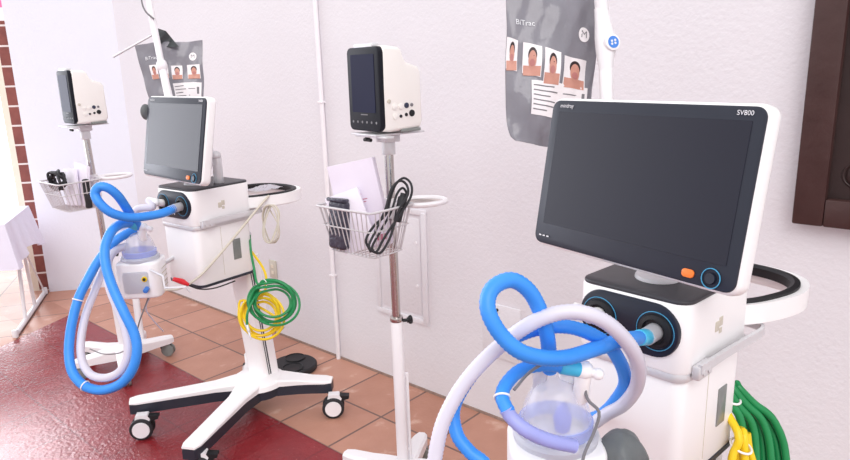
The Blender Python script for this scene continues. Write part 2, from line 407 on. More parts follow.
def make_ventilator(name, label, loc, rz, mon_loc, mon_heading, mon_tilt, legs, W=.53, colx=0):
    t = thing(name, label, 'ventilator', loc, (0, 0, rz), 'ventilator carts')
    hub = Vector((colx, .21, 0))
    # base: one white cover and one charcoal underside, each a four-armed star
    def arm(b, end, z0, z1, zh, w0, w1):
        e = Vector((end[0], end[1], 0)); d = (e-hub); L = d.length; d.normalize(); n = Vector((-d.y, d.x, 0))
        secs = [(-.02, w0, zh), (.09, w0*.8, zh-.012), (.2, w1*1.12, z1+.012), (L*.75, w1*1.03, z1+.004), (L-.02, w1, z1), (L+.012, w1*.72, z1-.002)]
        prev = None; rings = []
        for s_, w_, zt in secs:
            zb = z0 if zt <= z1+.02 else z0
            c = hub + d*s_
            rings.append([b.bm.verts.new(c+n*w_+Vector((0, 0, zb))), b.bm.verts.new(c+n*w_+Vector((0, 0, zt-.006))), b.bm.verts.new(c+n*(w_-.007)+Vector((0, 0, zt))),
                          b.bm.verts.new(c-n*(w_-.007)+Vector((0, 0, zt))), b.bm.verts.new(c-n*w_+Vector((0, 0, zt-.006))), b.bm.verts.new(c-n*w_+Vector((0, 0, zb)))])
        for a, c in zip(rings, rings[1:]):
            for k in range(6): b.bm.faces.new((a[k], a[(k+1) % 6], c[(k+1) % 6], c[k]))
        b.bm.faces.new(rings[0]); b.bm.faces.new(rings[-1])
    b = B()
    for e in legs: arm(b, e, .150, .163, .195, .08, .040)
    b.lathe([(0, .15), (.13, .15), (.125, .172), (.09, .195), (0, .198)], 28, Matrix.Translation((hub.x, hub.y, 0)))
    b.out('base_cover', M['white'], t)
    b = B()
    for e in legs: arm(b, e, .102, .1505, .151, .077, .0385)
    b.lathe([(0, .105), (.12, .105), (.12, .151), (0, .151)], 28, Matrix.Translation((hub.x, hub.y, 0)))
    b.out('base_underside', M['dark'], t)
    yaws = [RD(316), RD(310), RD(312), RD(250)]; wheels = [(-.25, -.262), (.235, -.30), (.345, .365), (-.30, .40)]
    for e, yw in zip(wheels, yaws): caster(t, Vector((e[0], e[1], 0)), yw, .052)
    # column, leaning slightly forward
    b = B()
    for x0, x1, dy in ((-.09, .062, 0),):
        P0 = [(colx+a, c) for a, c in rrect(.135, .09, .018, 4)]
        bot = [b.bm.verts.new((x, y+.25, .165)) for x, y in P0]; top = [b.bm.verts.new((x, y+.185, .80)) for x, y in P0]
        for i in range(len(P0)): b.bm.faces.new((bot[i], bot[(i+1) % len(P0)], top[(i+1) % len(P0)], top[i]))
        b.bm.faces.new(bot[::-1]); b.bm.faces.new(top)
    b.out('column', M['white'], t)
    b = B(); b.prism([(.222, .2), (.226, .2), (.168, .76), (.164, .76)], colx+.066, colx+.069, 'x'); b.prism([(.232, .2), (.238, .2), (.180, .76), (.174, .76)], colx+.066, colx+.069, 'x')
    b.out('column_groove', M['dark'], t)
    # lower body
    b = B(); b.prism(rrect(.236, .285, .03, 6, 0, .0175), .748, .99, 'z', .006); b.out('lower_body', M['white'], t)
    b = B(); b.prism(rrect(.24, .289, .031, 6, 0, .0175), .74, .751, 'z'); b.out('bottom_edge', M['dark'], t)
    b = B(); b.prism(rrect(.246, .296, .031, 6, 0, .0175), .985, 1.005, 'z', .003); b.out('silver_band', M['silver'], t)
    b = B(); b.prism(rrect(.25, .30, .032, 6, 0, .0175), 1.003, 1.15, 'z', .006); up = b.out('upper_body', M['white'], t)
    b = B(); b.prism(rrect(.246, .296, .032, 6, 0, .0175), 1.148, 1.157, 'z', .003); b.out('top_panel', M['graytop'], t)
    # front port panel: a black stadium with two ports
    b = B(); b.prism(rrect(.222, .112, .052, 8, 0, 1.088), -.1395, -.12, 'y', .004); fp = b.out('front_panel', M['navy'], t)
    for sx in (-.062, .062):
        b = B(); b.ring((sx*1.02, -.1402, 1.088), .040, .0009, Matrix.Rotation(PI/2, 4, 'X')); b.out('port_ring', M['bluering'], fp)
        b = B(); b.lathe([(.036, 0), (.034, .006), (.026, .008), (.024, .002), (0, .002)], 28, Matrix.Translation((sx*1.02, -.139, 1.088)) @ Matrix.Rotation(PI/2, 4, 'X')); b.out('port_recess', M['black'], fp)
    b = B(); b.cyl((.063, -.13, 1.088), (.063, -.175, 1.086), .018, .0175, bev=.002); b.out('outlet_port', M['frost'], fp)
    b = B(); b.cyl((-.063, -.13, 1.088), (-.063, -.175, 1.098), .016, .015, bev=.002); b.cyl((-.063, -.172, 1.098), (-.1, -.185, 1.105), .0155, bev=.002); b.sph((-.063, -.174, 1.098), .0175); b.out('inlet_port', M['white'], fp)
    b = B()
    for i in range(3): b.cyl((.0+.014*i-.02, -.1385, 1.05), (.014*i-.02, -.1402, 1.05), .003, seg=10)
    b.out('port_marks', M['inkw'], fp)
    # side: rail, marks, grey window
    b = B()
    b.box((.134, -.075, 1.008), (.018, .06, .03), .005)
    for k in (0, 1): b.cyl((.142, -.086+.022*k, 1.008), (.146, -.086+.022*k, 1.008), .0075, seg=16)
    b.sweep([(.141, -.10, 1.018), (.142, -.02, 1.018), (.146, .08, 1.018), (.15, .17, 1.018), (.14, .20, 1.018), (.11, .21, 1.018), (.08, .20, 1.018), (.07, .16, 1.018)], [(-.004, -.009), (.004, -.009), (.004, .009), (-.004, .009)])
    b.box((.13, .03, 1.006), (.024, .26, .005))
    b.out('side_rail', M['silver'], t)
    b = B(); b.box((.1185, .07, .868), (.004, .04, .09), .0015); b.out('side_window', M['grayslot'], t)
    b = B(); b.box((.1253, .0, 1.075), (.002, .018, .022), .0008); b.box((.1253, .016, 1.082), (.002, .016, .02), .0008); b.box((.1253, .016, 1.062), (.002, .012, .012), .0008); b.out('hook', M['beige'], t)
    b = B(); b.box((.1183, -.005, .875), (.001, .0015, .21)); b.out('seam', M['beige'], t)
    # rear handle loop
    zc = 1.055; hp = [(-.10, .14, zc), (-.145, .22, zc), (-.170, .33, zc), (-.140, .425, zc), (-.06, .468, zc), (.06, .468, zc), (.140, .425, zc), (.170, .33, zc), (.145, .22, zc), (.10, .14, zc)]
    b = B(); b.sweep(hp, [(-.012, -.022), (-.004, -.027), (.006, -.025), (.012, -.014), (.012, .012), (.007, .022), (-.012, .024)]); hd = b.out('rear_handle', M['white'], t)
    b = B(); b.sweep([(p[0]*.91, p[1]-(.012 if 2 < i < 7 else 0), zc+.016) for i, p in enumerate(hp)], [(-.012, -.014), (.012, -.014), (.013, .008), (.004, .014), (-.009, .012)]); b.out('grip', M['black'], hd)
    # gas inlet on the rear
    for gx, gz in ((.06, .90), (0, .87)):
        b = B(); b.cyl((gx, .15, gz), (gx, .19, gz), .014, bev=.002); b.out('gas_inlet', M['silver'], t)
    # neck disc and stem for the screen
    inv = wm(t).inverted(); ml = inv @ Vector(mon_loc)
    b = B(); b.cyl((0, -.02, 1.155), (0, -.02, 1.166), .048, .046, bev=.003, seg=32)
    b.tube([(0, .0, 1.16), (0, .03, 1.2), (0, .045, 1.26), (ml.x, ml.y+.05, ml.z-.02)], .024, seg=16); b.out('monitor_neck', M['offwhite'], t)
    mo = bpy.data.objects.new('display', None)
    # display: white shell at its centre, glass front
    Hh, D = .345, .04
    b = B(); b.prism(rrect(W, Hh, .024, 6), -D*.55, D*.45, 'y', .010, 3)
    b.prism(rrect(W*.55, Hh*.6, .03, 6), D*.4, D*.9, 'y', .010, 2)
    rotm = Euler((-mon_tilt, 0, mon_heading-rz))
    shell = b.out('display', M['white'], t, loc=ml, rot=rotm)
    b = B(); b.prism(rrect(W-.012, Hh-.012, .021, 6), -D*.55-.004, -D*.55+.006, 'y', .002); b.out('bezel', M['bezel'], shell)
    b = B(); b.prism(rrect(W-.058, Hh-.085, .002, 2, 0, .011), -D*.55-.0052, -D*.55, 'y'); b.out('screen', M['screen'], shell)
    y0 = -D*.55-.0062
    text_bm('mindray', .0125, lambda x, y: (x-W*.5+.052, y0, y+.154)).out('maker_lettering', M['inkw'], shell)
    text_bm('SV800', .0125, lambda x, y: (x+W*.5-.044, y0, y+.154)).out('model_lettering', M['inkw'], shell)
    b = B(); b.prism(rrect(.026, .016, .007, 5, W*.5-.1, -.148), y0-.002, y0+.002, 'y', .001); b.out('power_button', M['orange'], shell)
    b = B(); b.ring((W*.5-.053, y0, -.147), .0185, .0011, Matrix.Rotation(PI/2, 4, 'X')); b.out('dial_ring', M['bluering'], shell)
    b = B(); b.cyl((W*.5-.053, y0+.001, -.147), (W*.5-.053, y0-.004, -.147), .011, .01); b.out('dial', M['navy'], shell)
    b = B()
    for i in range(3): b.box((-.235+.012*i, y0, -.148), (.006, .001, .003))
    b.out('status_mark', M['inkw'], shell)
    return t
legsL = [(-.33, -.25), (.23, -.335), (.285, .41), (-.30, .415)]
ventL = make_ventilator('ventilator', 'white ventilator cart with its whole four-legged base in view, left of centre', (1.46, 2.57, 0), RD(-85),
                        (1.394, 2.582, 1.35), RD(-92), RD(11), legsL, .508)
ventR = make_ventilator('ventilator', 'big white ventilator in the right foreground with a wide dark screen', (1.357, .524, 0), RD(-96),
                        (1.313, .566, 1.356), RD(-104.5), RD(10), legsL, .522)

# ------------------------------------------------------------------ monitor stands
def make_stand(label, hub, platz, tips, head, collz, lean, group='pole stands'):
    t = thing('monitor_stand', label, 'stand', (hub[0], hub[1], 0), Vector((0, 0, 1)).rotation_difference(lean.normalized()).to_euler(), group)
    b = B()
    b.lathe([(0, .08), (.05, .08), (.055, .09), (.05, .13), (.034, .15), (.022, .16), (0, .16)], 24)
    for tx, ty in tips:
        e = Vector((tx, ty, 0)); d = e.normalized(); n = Vector((-d.y, d.x, 0)); L = e.length; rings = []
        for s_, w_, zt, zb in ((0, .045, .15, .08), (.08, .04, .142, .08), (.16, .034, .13, .08), (L-.02, .031, .12, .078), (L+.012, .022, .116, .08)):
            c = d*s_
            rings.append([b.bm.verts.new(c+n*w_+Vector((0, 0, zb))), b.bm.verts.new(c+n*w_+Vector((0, 0, zt-.01))), b.bm.verts.new(c+n*(w_-.01)+Vector((0, 0, zt))),
                          b.bm.verts.new(c-n*(w_-.01)+Vector((0, 0, zt))), b.bm.verts.new(c-n*w_+Vector((0, 0, zt-.01))), b.bm.verts.new(c-n*w_+Vector((0, 0, zb)))])
        for a, c in zip(rings, rings[1:]):
            for k in range(6): b.bm.faces.new((a[k], a[(k+1) % 6], c[(k+1) % 6], c[k]))
        b.bm.faces.new(rings[0]); b.bm.faces.new(rings[-1])
    b.out('base', M['offwhite'], t)
    for i, (tx, ty) in enumerate(tips):
        e = Vector((tx, ty, 0)); d = e.normalized(); p = e - d*.02; yw = .7+1.3*i
        rt = Matrix.Translation(p) @ Matrix.Rotation(yw, 4, 'Z')
        c = B()
        for sx in (-1, 1): c.cyl(rt @ Vector((sx*.007, 0, .036)), rt @ Vector((sx*.02, 0, .036)), .036, bev=.003, seg=24)
        c.cyl(rt @ Vector((0, 0, .03)), rt @ Vector((0, 0, .085)), .007)
        w = c.out('caster', M['grayslot'], t)
        c = B(); c.prism([(-.02, .055), (.038, .045), (.042, .06), (-.01, .078)], -.013, .013, 'x', m=rt); c.out('fork', M['black'], w)
    b = B(); b.cyl((0, 0, .13), (0, 0, collz), .0215, seg=24, bev=.003); b.out('lower_pole', M['offwhite'], t)
    b = B(); b.cyl((0, 0, collz-.02), (0, 0, platz-.055), .0155, seg=24); b.out('upper_pole', M['chrome'], t)
    b = B(); b.cyl((0, 0, collz-.012), (0, 0, collz+.006), .024, seg=24, bev=.002); b.out('collar', M['chrome'], t)
    ka = RD(-40); kd = Vector((math.cos(ka), math.sin(ka), 0))
    b = B(); b.cyl(kd*.022+Vector((0, 0, collz-.012)), kd*.042+Vector((0, 0, collz-.012)), .006)
    for i in range(5):
        q = kd*.05 + Vector((-kd.y*math.cos(i*1.2566), kd.x*math.cos(i*1.2566), math.sin(i*1.2566)))*.009+Vector((0, 0, collz-.012)); b.sph(q, .008, seg=10)
    b.cyl(kd*.038+Vector((0, 0, collz-.012)), kd*.058+Vector((0, 0, collz-.012)), .01); b.out('height_knob', M['black'], t)
    # cable strip behind the lower pole
    sd = Vector((math.cos(RD(-10)), math.sin(RD(-10)), 0))*.034
    b = B(); b.box((sd.x, sd.y, .32), (.012, .012, .38), .003); b.box((sd.x*.6, sd.y*.6, .5), (.03, .01, .012)); b.box((sd.x*.6, sd.y*.6, .2), (.03, .01, .012)); b.out('cable_strip', M['offwhite'], t)
    # platform
    rz = Matrix.Rotation(head, 4, 'Z')
    b = B(); b.box((0, 0, platz-.006), (.15, .2, .006), .002, m=rz); b.box((0, 0, platz-.022), (.06, .06, .03), .004, m=rz); b.cyl((0, 0, platz-.08), (0, 0, platz-.03), .023, bev=.002)
    b.box((.02, -.07, platz-.012), (.19, .03, .008), .002, m=rz)
    p = b.out('platform', M['silver'], t)
    b = B(); b.cyl(rz @ Vector((-.05, -.05, platz-.03)), rz @ Vector((-.05, -.05, platz-.008)), .009); b.cyl(rz @ Vector((-.07, -.05, platz-.03)), rz @ Vector((-.03, -.05, platz-.03)), .006); b.out('clamp_screw', M['black'], p)
    return t
def make_basket(t, rimz, botz, x0, x1, y0, y1, bx0, bx1, by0, by1):
    """wire basket, rim corners and bottom corners relative to the pole"""
    b = B(); R_ = [Vector((x0, y0, rimz)), Vector((x1, y0, rimz)), Vector((x1, y1, rimz)), Vector((x0, y1, rimz))]
    Q = [Vector((bx0, by0, botz)), Vector((bx1, by0, botz)), Vector((bx1, by1, botz)), Vector((bx0, by1, botz))]
    def loop(P, r):
        L = []
        for i in range(4):
            a, c, d = P[i], P[(i+1) % 4], P[(i-1) % 4]
            L += [a+(d-a).normalized()*.018, a+(d-a).normalized()*.004+(c-a).normalized()*.004, a+(c-a).normalized()*.018]
        b.tube(L, r, seg=8, closed=True, smooth=False)
    loop(R_, .0042); loop([p.lerp(q, .42) for p, q in zip(R_, Q)], .0026); loop(Q, .0026)
    ns = [10, 12, 10, 12]
    for k in range(4):
        n = ns[k]
        for i in range(1, n):
            f = i/n; a = R_[k].lerp(R_[(k+1) % 4], f); c = Q[k].lerp(Q[(k+1) % 4], f); b.tube([a, c], .0021, seg=6, smooth=False)
    for i in range(1, 10):
        f = i/10; b.tube([Q[0].lerp(Q[3], f), Q[1].lerp(Q[2], f)], .0021, seg=6, smooth=False)
    b.cyl((-.0, 0, rimz-.02), (0, 0, rimz-.06), .022); b.box((x1*.5, 0, rimz-.04), (abs(x1)+.01, .03, .02), .002)
    b.out('wire_basket', M['wire'], t)
def make_tray(t, z, ang, L=.2):
    rz = Matrix.Rotation(ang, 4, 'Z'); P = [Vector((L*.5+L*.42*math.cos(a), .07*math.sin(a), z)) for a in [2*PI*i/28 for i in range(28)]]
    b = B(); b.tube([rz @ p for p in P], .009, seg=8, closed=True, smooth=False)
    vs = [b.bm.verts.new(rz @ (p-Vector((0, 0, .006)))) for p in P]; b.bm.faces.new(vs)
    vs = [b.bm.verts.new(rz @ (p-Vector((0, 0, .009)))) for p in P]; b.bm.faces.new(vs[::-1])
    b.cyl((0, 0, z-.02), (0, 0, z+.02), .022); b.box((.03, 0, z-.005), (.05, .03, .018), .003, m=rz)
    tr = b.out('side_tray', M['offwhite'], t)
    b = B(); vs = [b.bm.verts.new(rz @ (p-Vector((0, 0, .003)))) for p in P]; b.bm.faces.new(vs)
    bmesh.ops.solidify(b.bm, geom=b.bm.faces[:], thickness=.002); b.out('tray_floor', M['beige_pink'], tr)
def star(a0, r=.27): return [(r*math.cos(RD(a0+72*i)), r*math.sin(RD(a0+72*i))) for i in range(5)]
HM = (1.612, 1.571); HL = (1.466, 3.575); LM = Vector((-.003, .012, 1.4)); LL = Vector((-.036, .018, 1.37))
stM = make_stand('silver and white pole stand holding a wire basket, in the centre', HM, 1.405, star(27), RD(-101), .735, LM)
make_basket(stM, 1.166, .998, -.205, .0, -.11, .16, -.145, .0, -.05, .165)
make_tray(stM, 1.155, RD(-38), .21)
stL = make_stand('pole stand with five white legs and a basket, at the far left', HL, 1.378, [(.263, -.02), (.2, .2), (-.09, .32), (-.23, .1), (-.1, -.22)], RD(-97), .69, LL)
make_basket(stL, 1.10, .952, -.215, .0, -.11, .16, -.17, .0, -.06, .17)
make_tray(stL, 1.095, RD(-32), .2)

pa = wm(stL).inverted(); b = B(); b.cyl(pa @ pt(142, 345, 3.84), pa @ pt(131, 262, 3.76), .019, bev=.002); b.box(pa @ pt(133, 348, 3.80), (.14, .05, .03), .006); b.out('second_post', M['offwhite'], stL)
def make_patient_monitor(label, loc, rz, s=1.0):
    t = thing('patient_monitor', label, 'monitor', loc, (0, 0, rz), 'patient monitors')
    w, d, h = .2*s, .165*s, .285*s
    side = [(-d/2, .004), (-d/2-.003, h*.5), (-d/2, h-.012), (-d/2+.012, h), (-.012, h*.985), (.0, h*.95), (.012, h*.84), (.02, h*.81), (d*.4, h*.76), (d*.48, h*.70), (d/2, h*.1), (d/2-.01, .008), (-d/2+.03, 0)]
    b = B(); b.prism(side, -w/2, w/2, 'x', .012, 3); b.out('housing', M['cream'], t)
    b = B(); b.prism(rrect(w*.99, h*.985, .02, 5, 0, h*.5), -d/2-.012, -d/2+.01, 'y', .005); fr = b.out('front_bezel', M['slatefront'], t)
    b = B(); b.prism(rrect(w*.72, h*.68, .003, 2, 0, h*.57), -d/2-.0135, -d/2-.008, 'y'); b.out('screen', M['matte_screen'], fr)
    b = B()
    for i in range(6): b.cyl((-w*.36+w*.145*i, -d/2-.0115, h*.115), (-w*.36+w*.145*i, -d/2-.0128, h*.115), .0042, seg=10)
    b.out('button', M['ink'], fr)
    b = B(); b.box((0, -d/2-.0122, h*.205), (.04, .001, .003)); b.out('name_strip', M['ink'], fr)
    b = B(); b.box((0, -d/2+.006, h+.001), (w*.6, .03, .016), .006); b.out('top_handle', M['silver'], t)
    X = w/2
    for y, z, r, mt in ((-.038, .085, .0095, 'white'), (-.012, .085, .0095, 'white'), (.012, .087, .0095, 'bezel_slate'), (.034, .088, .006, 'ink'),
                        (-.036, .052, .0095, 'white'), (-.013, .052, .0055, 'black'), (.010, .056, .006, 'black'), (.034, .060, .0115, 'black'), (-.06, .104, .007, 'beige')):
        b = B(); b.cyl((X-.004, y*s, z*s), (X+.003, y*s, z*s), r*s, seg=20, bev=.001)
        if mt == 'white': b.ring((X+.002, y*s, z*s), r*s, .0008, Matrix.Rotation(PI/2, 4, 'Y'))
        b.out('socket', M['cream' if mt == 'white' else mt], t)
    b = B(); b.box((X-.006, d*.18, .003), (.016, d*.5, .01), .002); b.out('foot_rail', M['grayslot'], t)
    return t
make_patient_monitor('white boxed patient monitor on the centre pole stand above the wire basket', (HM[0]-.003, HM[1]+.012, 1.408), RD(-101), .95)
make_patient_monitor('small white patient monitor with slate screen on the far left pole stand', (HL[0]-.02, HL[1]+.008, 1.381), RD(-95), .93)

# ------------------------------------------------------------------ things in the baskets
def booklet(label, p, size, rot, m, side=None, lines=False, cat='box'):
    t = thing('paper_pack' , label, cat, p, rot)
    w, d, h = size
    b = B(); b.box((0, 0, h/2), (w, d, h), .002); b.out('sheets', m, t)
    if lines:
        b = B()
        for i, (z, L) in enumerate(((.62, .4), (.56, .62), (.53, .55))): b.box((-w*.1, -d/2-.0006, h*z), (w*L, .001, .003))
        b.box((w*.3, -d/2-.0006, h*.1), (w*.3, .001, .02)); b.out('print_lines', M['pinkband'], t)
    return t
booklet('thick lilac and white document pack leaning upright in the centre wire basket', (HM[0]-.078, HM[1]+.045, 1.01), (.17, .03, .30), Euler((RD(-3), RD(-12), RD(-64))), M['lilacpaper'], lines=True, cat='documents')
booklet('white paper pack leaning in front of the lilac pack in the centre basket', (HM[0]-.118, HM[1]+.045, 1.01), (.13, .012, .205), Euler((RD(-3), RD(-20), RD(-66))), M['paper'], cat='documents')
t = thing('wrapped_pack', 'dark plastic wrapped pack in the left corner of the centre basket', 'package', (HM[0]-.155, HM[1]+.118, 1.008))
b = B(); b.box((0, 0, .085), (.04, .08, .17), .014, 3, m=Matrix.Rotation(RD(4), 4, 'Y')); b.out('wrap', M['darkfilm'], t)
b = B(); b.box((-.008, 0, .172), (.03, .085, .012), .004, m=Matrix.Rotation(RD(4), 4, 'Y')); b.out('folded_flap', M['darkfilm'], t)
def coil(name, label, cat, m, P, r, seg=8, group=None):
    b = B(); b.tube(P, r, seg=seg, step=.008); return tag(b.out(name, m), label, cat, group)
coil('cable_coil', 'black looped cable standing up out of the centre basket', 'cable', M['rubber'],
     pts([(371, 252, 2.145), (366, 240, 2.135), (374, 226, 2.145), (386, 214, 2.155), (391, 196, 2.165), (396, 184, 2.175), (404, 178, 2.185), (411, 184, 2.185), (411, 196, 2.175), (402, 212, 2.165), (392, 226, 2.155), (383, 240, 2.145), (376, 252, 2.135), (369, 246, 2.125),
          (376, 230, 2.135), (385, 210, 2.145), (391, 190, 2.155), (399, 181, 2.165), (406, 184, 2.175), (408, 194, 2.165), (400, 208, 2.155), (395, 222, 2.155), (389, 240, 2.145), (380, 253, 2.135), (372, 248, 2.145), (380, 232, 2.155), (391, 212, 2.175), (397, 194, 2.185), (403, 188, 2.195), (407, 196, 2.195), (402, 206, 2.185)]), .0042)
b = B(); a_ = pt(397, 222, 2.185); c_ = pt(403, 197, 2.185); b.cyl(a_, c_, .013, .016, bev=.004); b.cyl(c_, c_+(c_-a_)*.15, .011)
tag(b.out('cable_plug', M['rubber']), 'black plug grip beside the looped cable in the centre basket', 'plug')
for k, (dx, dy, h, w, rot, lb) in enumerate(((-.1, .02, .215, .13, 12, 'tall white paper sheet bundle at the right of the far left basket'), (-.13, .05, .19, .12, -8, 'white paper bundle with slanted top in the middle of the far left basket'))):
    booklet(lb, (HL[0]+dx, HL[1]+dy, .962), (w, .018, h), Euler((RD(-4), RD(rot*.6), RD(-86))), M['paper'], cat='documents')
c = Vector((HL[0]-.19, HL[1]+.06, 1.1)); P = []
for i in range(40):
    a = i*2*PI/8; P.append(c + Vector((.02*math.sin(i*1.3), (.075+.015*math.sin(i*2.1))*math.cos(a), (.035+.015*math.cos(i*1.7))*math.sin(a)+.0)))
coil('cable_coil', 'black cable bundle lying on the left side of the far left basket', 'cable', M['rubber'], P, .007)
b = B(); b.box((HL[0]-.10, HL[1]-.06, 1.03), (.03, .03, .15), .008); tag(b.out('cable_plug', M['rubber']), 'dark slim pack standing in the far left basket behind the wires', 'pack')

# ------------------------------------------------------------------ humidifiers
def make_humidifier(label, loc, rz, s=1.0):
    t = thing('humidifier', label, 'humidifier', loc, (0, 0, rz), 'humidifiers')
    b = B(); b.prism(rrect(.17*s, .15*s, .035*s, 6), -.2*s, -.05*s, 'z', .01, 3)
    hsg = b.out('housing', M['white'], t)
    b = B()
    for i in range(5): b.box((.0845*s, .01*s, (-.17+.02*i)*s), (.004, .07*s, .004), .001)
    b.out('vent_ribs', M['beige'], hsg)
    b = B(); b.prism(rrect(.1*s, .09*s, .012, 4, -.005, -.13*s), -.0785*s, -.07*s, 'y', .003); b.out('front_panel', M['frost'], hsg)
    b = B(); b.cyl((.03*s, -.077*s, -.115*s), (.03*s, -.084*s, -.115*s), .011*s); b.out('dial', M['yellow'], hsg)
    b = B(); b.cyl((.03*s, -.084*s, -.115*s), (.03*s, -.087*s, -.115*s), .006*s); b.out('dial_centre', M['black'], hsg)
    b = B(); b.cyl((.035*s, -.077*s, -.155*s), (.035*s, -.105*s, -.158*s), .010*s, bev=.002); b.out('probe_plug', M['bluelabel'], hsg)
    b = B(); b.lathe([(.075*s, -.052*s), (.077*s, -.04*s), (.072*s, -.034*s), (.06*s, -.034*s), (.058*s, -.05*s)], 36); b.out('collar', M['frost'], t)
    b = B(); b.lathe([(.064*s, -.036*s), (.067*s, -.02*s), (.067*s, -.012*s), (.06*s, -.01*s), (.058*s, -.016*s), (.058*s, -.036*s)], 36); b.out('chamber_ring', M['bluelid'], t)
    b = B(); b.lathe([(.064*s, -.03*s), (.063*s, -.005*s), (.056*s, .02*s), (.045*s, .045*s), (.036*s, .06*s), (.02*s, .068*s), (0, .07*s)], 36); b.out('chamber_dome', M['clear'], t)
    b = B(); b.lathe([(0, -.04*s), (.014*s, -.035*s), (.017*s, -.01*s), (.012*s, .004*s), (.007*s, .016*s), (0, .02*s)], 20, Matrix.Translation((.012*s, 0, 0))); b.out('float', M['bluefloat'], t)
    b = B(); b.cyl((.02*s, 0, .045*s), (.02*s, 0, .085*s), .0155*s, bev=.002)
    b.out('elbow_port', M['white'], t)
    b = B(); b.cyl((-.03*s, 0, .045*s), (-.03*s, 0, .09*s), .0125*s, bev=.002); b.out('inlet_port', M['frost'], t)
    return t
def P3(x, y, d): return pt(x, y, d)
huR_top = P3(556, 412, 1.20); huL_top = P3(139, 247, 2.72)
hr = make_humidifier('white heated humidifier with clear dome and blue float, in the right foreground', huR_top, RD(-52), 1.0)
hl = make_humidifier('small white humidifier with a yellow-black dial beside the left ventilator', huL_top, RD(-42), 1.0)
for hu, root_v, nm in ((hr, ventR, 'R'), (hl, ventL, 'L')):
    # bracket from the cart body to the humidifier, a part of the humidifier
    a = wm(hu).inverted() @ (wm(root_v) @ Vector((-.06, -.12, .85))); 
    b = B(); b.box((.03, .085, -.12), (.05, .02, .09), .004); b.tube([(.03, .09, -.12), (.03*.5+a.x*.5, .09*.5+a.y*.5, -.12*.5+a.z*.5), a], .009, seg=8, smooth=False); b.out('bracket', M['silver'], hu)

# ------------------------------------------------------------------ breathing circuits
def hose_part(t, name, P, r, m, ridge=.07, label=None, step=None):
    b = B(); b.tube(P, r, seg=16, ridge=ridge, pitch_=.0075 if r > .012 else .01); return b.out(name, m, t, world=True, label=label, ang=70)
tR = thing('breathing_circuit', 'thick blue and white looped breathing hoses of the right ventilator', 'hose', P3(600, 347, 1.17), group='breathing circuits')
rr_ = .0132
pR = wm(ventR) @ Vector((.063, -.172, 1.086))
l1 = [pR] + pts([(622, 340, 1.14), (598, 348, 1.12), (562, 358, 1.07), (526, 354, 1.03), (502, 336, 1.02), (488, 310, 1.02), (492, 289, 1.03), (511, 280, 1.045), (529, 291, 1.06), (541, 313, 1.08), (547, 335, 1.10), (549, 352, 1.125), (550, 370, 1.15)])
hose_part(tR, 'blue_hose', l1, rr_, M['tubeblue'])
pe = pR + (l1[1]-pR).normalized()*.06
b = B(); b.cyl(pR, pe, .0160, .0152, bev=.002); b.out('cyan_cuff', M['cyan'], tR, world=True)
l2 = pts([(584, 421, 1.33), (602, 414, 1.31), (616, 400, 1.27), (625, 383, 1.22), (620, 362, 1.17), (603, 341, 1.14), (569, 327, 1.12), (530, 331, 1.13), (495, 350, 1.15), (469, 379, 1.16), (454, 408, 1.16), (457, 434, 1.15), (470, 452, 1.14), (488, 470, 1.13), (495, 520, 1.12), (480, 580, 1.12)])
hose_part(tR, 'blue_hose', l2, rr_*.93, M['tubeblue'])
l3 = pts([(577, 369, 1.13), (560, 366, 1.125), (541, 365, 1.12), (521, 370, 1.11), (507, 383, 1.09), (502, 397, 1.07), (509, 413, 1.055)])
hose_part(tR, 'blue_hose', l3, rr_*.88, M['tubeblue'])
a, c = l3[0], l3[1]; b = B(); b.cyl(a+(a-c)*.15, c, .0135, .0135, bev=.002); b.out('cyan_cuff', M['cyan'], tR, world=True)
el = B(); ea, eb, ec = pt(584, 370, 1.135), pt(580, 400, 1.165), pt(598, 374, 1.13)
el.cyl(l3[0], ea, .014, bev=.002); el.sph(ea, .0165); el.cyl(ea, eb, .0145, .0135, bev=.002); el.cyl(ea, ec, .008); el.sph(ec, .0105); el.out('swivel_elbow', M['white'], tR, world=True)
l4 = pts([(506, 409, 1.057), (512, 418, 1.055), (526, 430, 1.05), (548, 440, 1.06), (574, 446, 1.08)])
hose_part(tR, 'lilac_hose', l4, rr_*.9, M['lilac'], label='translucent lilac hose section')
l5 = pts([(590, 426, 1.30), (607, 414, 1.28), (624, 404, 1.24), (637, 385, 1.18), (637, 360, 1.12), (621, 335, 1.08), (596, 317, 1.06), (565, 312, 1.06), (530, 324, 1.07), (495, 350, 1.09), (466, 381, 1.10), (446, 415, 1.10), (437, 446, 1.10), (434, 480, 1.10), (440, 540, 1.11), (455, 585, 1.12)])
hose_part(tR, 'white_hose', l5, rr_*.98, M['tubewhite'], label='milky white hose')
b = B(); w0, w1 = l2[-1], l5[-1]; yc = (w0+w1)/2 + Vector((0, 0, -.05)); b.cyl(w0, yc, .014); b.cyl(w1, yc, .014); b.cyl(yc, yc+Vector((0, 0, -.05)), .015, bev=.002); b.out('wye_piece', M['frost'], tR, world=True)
b = B()
hd = Vector(l3[5]); t_ = (Vector(l3[6])-Vector(l3[4])).normalized(); b.ring(hd, .0125, .0018, t_.to_track_quat('Z', 'Y').to_matrix().to_4x4()); b.out('hose_clip', M['white'], tR, world=True)

